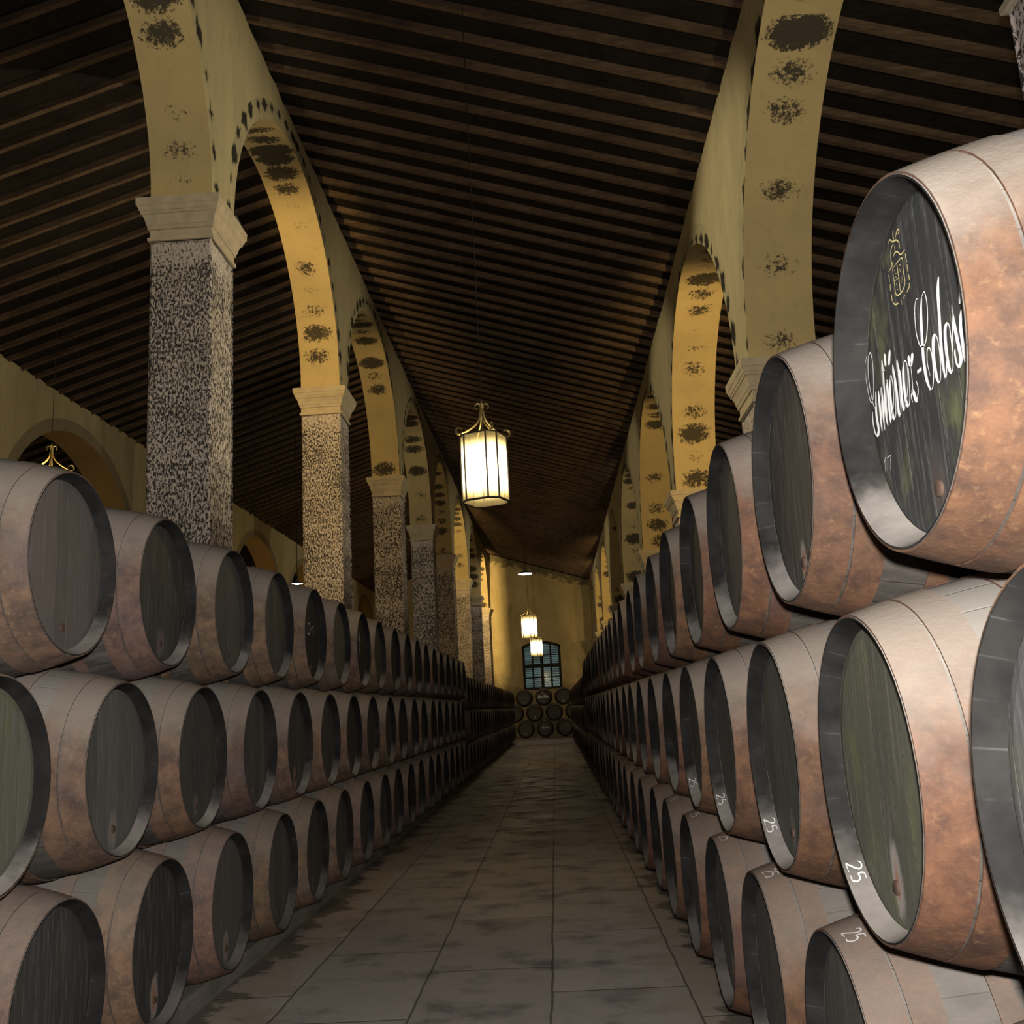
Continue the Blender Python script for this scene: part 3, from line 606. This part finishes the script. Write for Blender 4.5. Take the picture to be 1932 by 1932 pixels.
HALF = {'t': .0072, 'n': .0018, 'm': .0034, 'h': .011}
def smooth_line(p, n=6):
    if len(p) < 3: return p
    out = []
    for i in range(len(p) - 1):
        p0, p1, p2, p3 = p[max(i-1, 0)], p[i], p[i+1], p[min(i+2, len(p)-1)]
        for k in range(n):
            t = k / n; out.append(tuple(.5 * (2*p1[a] + (p2[a]-p0[a])*t + (2*p0[a]-5*p1[a]+4*p2[a]-p3[a])*t*t + (3*p1[a]-p0[a]-3*p2[a]+p3[a])*t**3) for a in (0, 1)))
    out.append(tuple(p[-1])); return out
def ribbon(b, pts, hwid, fmap, taper=True):
    pts = smooth_line(pts); n = len(pts); vs = []
    for i, (u, v) in enumerate(pts):
        a = pts[max(i-1, 0)]; c = pts[min(i+1, n-1)]; dx, dy = c[0]-a[0], c[1]-a[1]; L = math.hypot(dx, dy) or 1
        w = hwid * (min(1, .35 + 3.2 * min(i, n-1-i) / n) if taper else 1); nx, ny = -dy / L * w, dx / L * w
        vs += [fmap(u + nx, v + ny), fmap(u - nx, v - ny)]
    b.add(vs, [(2*i, 2*i+1, 2*i+3, 2*i+2) for i in range(n - 1)])
def head_of(o): return next((c for c in o.children if c.name.split('.')[0] == 'head'), o)
def flat_map(x, sc=1, du=0, dv=0): return lambda u, v: (x, -(u * sc + du), v * sc + dv)
LAST_A = [('t', [(.262, .028), (.249, .02), (.243, -.02), (.250, -.058), (.262, -.07)]), ('n', [(.262, -.07), (.278, -.05), (.282, .0), (.276, .03), (.262, .03)]), ('t', [(.283, .034), (.286, 0), (.292, -.045), (.30, -.071)])]
XP = .0535; XP0 = .0775
def paint(name, mat, strokes, fmap, parent, label=None, scw=1):
    b = MB()
    for w, p in strokes: ribbon(b, p, HALF[w] * scw, fmap)
    o = link(name, b.mesh(name, mat), parent); 
    if label: o['label'] = label
    return o
o0 = OBJ[('R', 0, 0)]; h0 = head_of(o0); h0.data = ME_HEAD0
for c in o0.children:
    if c.name.startswith('staves'): c.data = ME_STAVE0
    if c.name.startswith('tap_plug'): c.location.x = .024
paint('script_lettering', M_WHITE, TEXT + LAST_A, flat_map(XP0), h0, 'white painted script lettering')
paint('crest', M_GOLD, CREST, flat_map(XP0), h0, 'gold painted coat of arms')
paint('number', M_WHITE, [(w, q) for w, p in SEVENTEEN for q in (p[:2], p[1:])], flat_map(XP0), h0, 'small white number 17', .6)
e1 = OBJ[('E', 0, 1)]
paint('script_lettering', M_WHITE, TEXT + LAST_A, flat_map(XP, 1.0), e1, 'white painted script lettering', 1.5)
paint('crest', M_GOLD, CREST, flat_map(XP), e1, 'gold painted coat of arms', 2)
def letters(s, h, x0, y0):
    G = {'O': [[(0, .5), (.1, .1), (.4, 0), (.7, .12), (.8, .5), (.7, .9), (.4, 1), (.1, .9), (0, .5)]], 'l': [[(0, 1), (0, .15), (.15, 0), (.25, .1)]],
         'o': [[(0, .3), (.1, .03), (.3, 0), (.5, .1), (.55, .35), (.45, .6), (.25, .64), (.05, .55), (0, .3)]], 'r': [[(0, .62), (.05, 0)], [(.03, .4), (.15, .6), (.35, .62)]],
         's': [[(.4, .58), (.2, .64), (.05, .5), (.2, .35), (.4, .2), (.25, 0), (0, .06)]]}
    A = {'O': 1.0, 'l': .38, 'o': .75, 'r': .5, 's': .6}; out = []; x = x0
    for ch in s:
        for st in G[ch]: out.append(('t', [(x + a * h, y0 + c * h) for a, c in st]))
        x += A[ch] * h
    return out
e2 = OBJ[('E', 2, 1)]
paint('word', M_WHITE, letters('Oloroso', .085, -.19, .02), flat_map(XP), e2, 'white painted word', 1)
paint('underline_marks', M_WHITE, [('m', [(-.2, -.1), (-.1, -.1)]), ('m', [(-.06, -.1), (.03, -.1)]), ('m', [(.06, -.1), (.2, -.1)])], flat_map(XP), e2, 'row of small white marks', 1)
# white marks on two left-hand heads; the bottle-like pale blotch on the nearest one
def lmap(x): return lambda u, v: (x, -u, v)
paint('white_mark', M_WHITE, [('m', [(-.10, .10), (-.05, .11), (-.02, .06), (-.06, .01), (-.11, .02), (-.10, .10)]), ('m', [(-.02, .06), (.04, .05)]), ('m', [(.04, .09), (.05, .02)]), ('m', [(.05, .08), (.10, .08), (.11, .02)])], lmap(XP), head_of(OBJ[('L', 0, 4)]), 'small white painted mark', 1.3)
paint('white_mark', M_WHITE, [('m', [(-.05, .17), (0, .19), (.02, .14), (-.03, .1), (-.07, .13), (-.05, .17)]), ('m', [(-.03, .10), (-.02, .02), (.0, -.05)]), ('m', [(.02, .1), (.03, .0), (.01, -.08)]), ('m', [(.02, .12), (.12, .11)])], lmap(XP), head_of(OBJ[('L', 0, 6)]), 'white squiggle', 1.3)
S25 = [[(0, .8), (.15, 1), (.4, .95), (.45, .7), (.1, .15), (0, 0), (.5, .02)], [(1.15, 1), (.78, .98), (.72, .6), (1.0, .62), (1.15, .35), (1.0, .05), (.7, .05)]]
# map (a, t): a = angle in degrees, t = distance from the front; on the inside of the chime or outside on the end hoop
def chime_map(a0, da, t0, dt, inner):
    def f(u, v):
        a = math.radians(a0 + da * u); t = t0 + dt * v; r = (RC - .006 - .024 * t / .058 - .0015) if inner else (rad(t) + .0075)
        return (t, r * math.cos(a), r * math.sin(a))
    return f
for k, sz in ((1, 1), (2, 1), (3, 1), (4, 1)):
    o = OBJ[('R', 1, k)]; b = MB()
    for st in S25: ribbon(b, st, .05, chime_map(-42, -8, .010, .038, True))
    x_ = link('chalk_number', b.mesh('chalk_number', M_CHALK), next(c for c in o.children if c.name.startswith('staves'))); x_['label'] = 'chalk number 25 inside the rim'
for k in (0, 1, 2, 3, 4):
    o = OBJ[('R', 2, k)]; b = MB()
    for st in S25: ribbon(b, st, .05, chime_map(99, 7, .03, .055, False))
    x_ = link('chalk_number', b.mesh('chalk_number', M_CHALK), next(c for c in o.children if c.name.startswith('hoop'))); x_['label'] = 'chalk number 25 on the end hoop'

# ------------------------------------------------------------------ lanterns
def chamfer_square(a, bb, rot):
    pts = []; h = a / 2; k = h + bb / math.sqrt(2)
    for (x, y) in ((-h, -k), (h, -k), (k, -h), (k, h), (h, k), (-h, k), (-k, h), (-k, -h)):
        c, s = math.cos(rot), math.sin(rot); pts.append((x * c - y * s, x * s + y * c))
    return pts
def make_lantern(light=True):
    r = empty('hanging_lantern', (0, 0, 0)); P = chamfer_square(.266, .130, math.radians(-22)); H = .75
    fb = MB()
    for z, w in ((0, .014), (H, .012)):
        for i in range(8):
            a, c = P[i], P[(i+1) % 8]; fb.tube([(a[0], a[1], z), (c[0], c[1], z)], w, 6)
    for i, p in enumerate(P): fb.tube([(p[0], p[1], 0), (p[0], p[1], H)], .0105, 6)
    fr = link('frame', fb.mesh('frame', M_IRON), r)
    for i in range(8):
        a, c = P[i], P[(i+1) % 8]; g = MB(); k = .985
        a = (a[0]*k, a[1]*k); c = (c[0]*k, c[1]*k); g.add([(*a, .01), (*c, .01), (*c, H - .01), (*a, H - .01)], [(0, 1, 2, 3)]); link('glass_panel', g.mesh('glass_panel', M_LGLASS), r)
    for j in range(4):
        w = math.radians(-22 + 45 + 90 * j); d = Vector((math.cos(w), math.sin(w), 0)); R0 = .262; pts = []
        for k in range(13):
            t = k / 12; rr = .02 + (R0 - .03) * t ** 1.9; pts.append(d * rr + Vector((0, 0, H + .295 - .27 * t ** .82)))
        sc = []
        for k in range(9):
            q = PI * (-.5 + 1.35 * k / 8); sc.append(d * (R0 + .022 + .04 * math.cos(q)) + Vector((0, 0, H + .055 + .04 * math.sin(q))))
        g = MB(); g.tube(pts + sc, [.011] * 13 + [.010 - .0006 * k for k in range(9)], 6, flat=1.9); link('strap', g.mesh('strap', M_BRASS, True), r)
    g = MB(); g.tube([(0, 0, H + .26), (0, 0, H + .36), (0, 0, H + .40), (0, 0, H + .43)], [.02, .026, .018, .008], 10)
    for j in range(4):
        w = math.radians(10 + 90 * j); d = Vector((math.cos(w), math.sin(w), 0)); pts = []
        for k in range(10):
            q = PI * (1.0 - 1.35 * k / 9); pts.append(d * (.045 + .032 * math.cos(q)) + Vector((0, 0, H + .36 + .034 * math.sin(q))))
        g.tube(pts, [.013 - .0008 * k for k in range(10)], 6)
    link('finial', g.mesh('finial', M_BRASS, True), r)
    g = MB(); g.tube([(0, 0, H + .06), (0, 0, H - .02)], .012, 8); g.tube([(0, 0, H + .05), (0, 0, H + .28)], .008, 6)
    for q in range(3):
        w = 2 * PI * q / 3; g.tube([(0, 0, H - .03), (.07 * math.cos(w), .07 * math.sin(w), H - .06), (.07 * math.cos(w), .07 * math.sin(w), H - .2)], .01, 6)
    link('bulb_holder', g.mesh('bulb_holder', M_IRON), r)
    for q in range(3):
        w = 2 * PI * q / 3; g = MB(); g.lathe([(-.13, .004), (-.12, .022), (-.07, .034), (-.02, .028), (0, .014)], 12, 0, 'z', (.07 * math.cos(w), .07 * math.sin(w), H - .2)); link('bulb', g.mesh('bulb', M_BULB, True), r)
    return r, H
LP = [((-.63, 10.8), 2.285, 'hanging lantern with white-hot glass panels, nearest and largest over the aisle', 1.0), ((-.70, 33.0), 2.27, 'small lit lantern hanging in the distance, upper one before the end wall', 1.0),
      ((-.66, 43.6), 2.22, 'smallest lit lantern hanging in front of the arched end window', 1.0), ((-7.52, 14.5), 3.22, 'lantern in the side aisle, only its gilt crown showing above the left casks', 7.5)]
LP += [((-7.9, 36.2), 2.6, 'added side-aisle lantern hidden behind the second left pier', 9.0), ((-7.9, 47.5), 2.6, 'added side-aisle lantern hidden behind the third left pier', 5.0)]  # unseen lanterns added to light the outer arches orange
for i, ((x, y), z, lab, pw) in enumerate(LP):
    r, H = make_lantern(); r.location = (x, y, z + ZO); tag(r, lab, 'lantern', 'hanging lanterns')
    cz = roofz(x) - (z + ZO) + rh + .01; g = MB(); g.tube([(0, 0, H + .42), (0, 0, cz)], .0045, 6); link('cable', g.mesh('cable', M_CABLE), r)
    lamp('POINT', 'lantern_light', (0, 0, .42), LIGHTS['lantern'] * pw, WARM, .09, parent=r)

# dish lamps
def dish(loc, d, label, power, drop):
    r = empty('dish_lamp', loc); R_ = d / 2
    g = MB(); g.lathe([(.0, R_), (.05 * d, R_ * .93), (.16 * d, R_ * .55), (.22 * d, R_ * .28), (.40 * d, R_ * .22), (.42 * d, .01)], 32); link('shade', g.mesh('shade', M_ENAMEL, True), r)
    g = MB(); g.lathe([(.0, R_ * .985), (.045 * d, R_ * .91), (.15 * d, R_ * .53), (.155 * d, .01)], 32); link('shade_lining', g.mesh('shade_lining', M_WHITE_EN, True), r)
    g = MB(); g.lathe([(-.03 * d, .01), (-.02 * d, R_ * .6), (.01 * d, R_ * .88), (.04 * d, R_ * .8), (.13 * d, R_ * .2)], 20); link('bulb', g.mesh('bulb', M_COOL, True), r)
    g = MB(); g.tube([(0, 0, .4 * d), (0, 0, drop)], .012, 6); link('stem', g.mesh('stem', M_CABLE), r)
    lamp('POINT', 'dish_light', (0, 0, -.06 * d - .08), power, (1, .86, .60), .08, parent=r)
    return tag(r, label, 'lamp', 'enamel dish lamps')
zz = 7.45; dish((-1.25, 55.5, zz + ZO), .80, 'enamel dish lamp glowing white under the roof near the end wall', LIGHTS['dish'], roofz(-1.25) - zz - ZO + rh + .01)
zz = 4.27; dish((-7.95, 31.0, zz + ZO), .36, 'small white-glowing dish lamp in the side aisle beside the second pier', LIGHTS['dish'] * .12, roofz(-7.95) - zz - ZO + rh + .01)

# floodlights behind the cornices, mostly unseen and added for the yellow arch light
def flood(loc, aim, label, power, ang=88, doors=True, col=WARM):
    r = empty('floodlight', loc); q = Vector(aim).to_track_quat('-Z', 'Y'); r.rotation_euler = q.to_euler()
    g = MB(); g.box((-.11, -.08, 0), (.11, .08, .12)); g.box((-.13, -.10, -.02), (.13, .10, .01)); link('housing', g.mesh('housing', M_METAL), r)
    g = MB(); g.box((-.038, -.045, -.026), (.038, .045, -.021)); link('front_glass', g.mesh('front_glass', M_FLOODG), r)
    if doors:  # side flaps added to keep the beam off the roof
        for sx in (-1, 1):
            g = MB(); x0, x1 = sx * .04 - .003, sx * .04 + .003
            g.add([(x, y, z) for x in (x0, x1) for (y, z) in ((-.05, -.02), (.05, -.02), (.24, -.28), (-.24, -.28))], [(0,1,2,3), (7,6,5,4), (0,4,5,1), (1,5,6,2), (2,6,7,3), (3,7,4,0)]); link('added_barn_door', g.mesh('added_barn_door', M_METAL), r)
    g = MB(); g.tube([(-.14, 0, .05), (-.14, -.17, .08), (.14, -.17, .08), (.14, 0, .05)], .01, 6); g.tube([(0, -.17, .08), (0, -.17, .205)], .014, 6); link('bracket', g.mesh('bracket', M_IRON), r)
    lamp('SPOT', 'flood_light', (0, 0, -.045), power, col, .016 if doors else .05, parent=r, spot_size=math.radians(ang), spot_blend=.6)
    return tag(r, label, 'floodlight', 'floodlights on the pier cornices')
FL = LIGHTS['flood']; FC = LIGHTS['cross']
zc = 6.50 + ZO
for k, pw, w in ((0, .30, 'unseen'), (1, 1.0, 'nearest'), (2, .35, 'second'), (3, .15, 'third'), (5, .9, 'fifth, dim'), (7, 2.2, 'seventh, brown')):  # one is seen on the fifth pier; the others added to light the arches
    flood((-4.34, PL[k][1] + .325, zc - .1), (0.02, 1, .02), f'small floodlight put in for the arch light, far side of the {w} left arcade pier cornice', FL * pw, col=SOFT if k in (0, 3) else WARM)
zc = 4.14 + ZO
for k, pw, w in ((0, .30, 'unseen'), (1, .95, 'nearest visible'), (2, .4, 'bright yellow'), (3, .2, 'slim yellow'), (5, .7, 'dim far'), (6, .6, 'tiny yellow')):  # all unseen, added to light the right-hand arches
    flood((3.16, PR[k][1] + .325, zc + .02), (-.02, 1, .14), f'small floodlight put in for the arch light, far side of the {w} right arcade pier cornice', FL * pw, 84, k > 0, SOFT if k in (0, 3) else WARM)
for k, pw in ((1, 1.0), (2, .5), (3, .3), (5, .35), (6, .5)):  # cross lamps added to brighten the wall of the tall arcade
    flood((2.82, PR[k][1] + .34, zc + .22), (-6.9, -.6, 1.7), f'small added floodlight on the {ORD[k]} right arcade pier shining across at the tall arcade', FC * pw, 68, False, SOFT)
zc = 6.50 + ZO
for k, pw in ((1, .8), (2, .4), (3, .25), (5, .3)):  # cross lamps added to brighten the wall of the low arcade
    flood((-4.0, PL[k][1] + .34, zc + .24), (6.9, .4, -1.3), f'small added floodlight on the {ORD[k]} left arcade pier shining across at the low arcade', FC * pw, 54, False, SOFT)
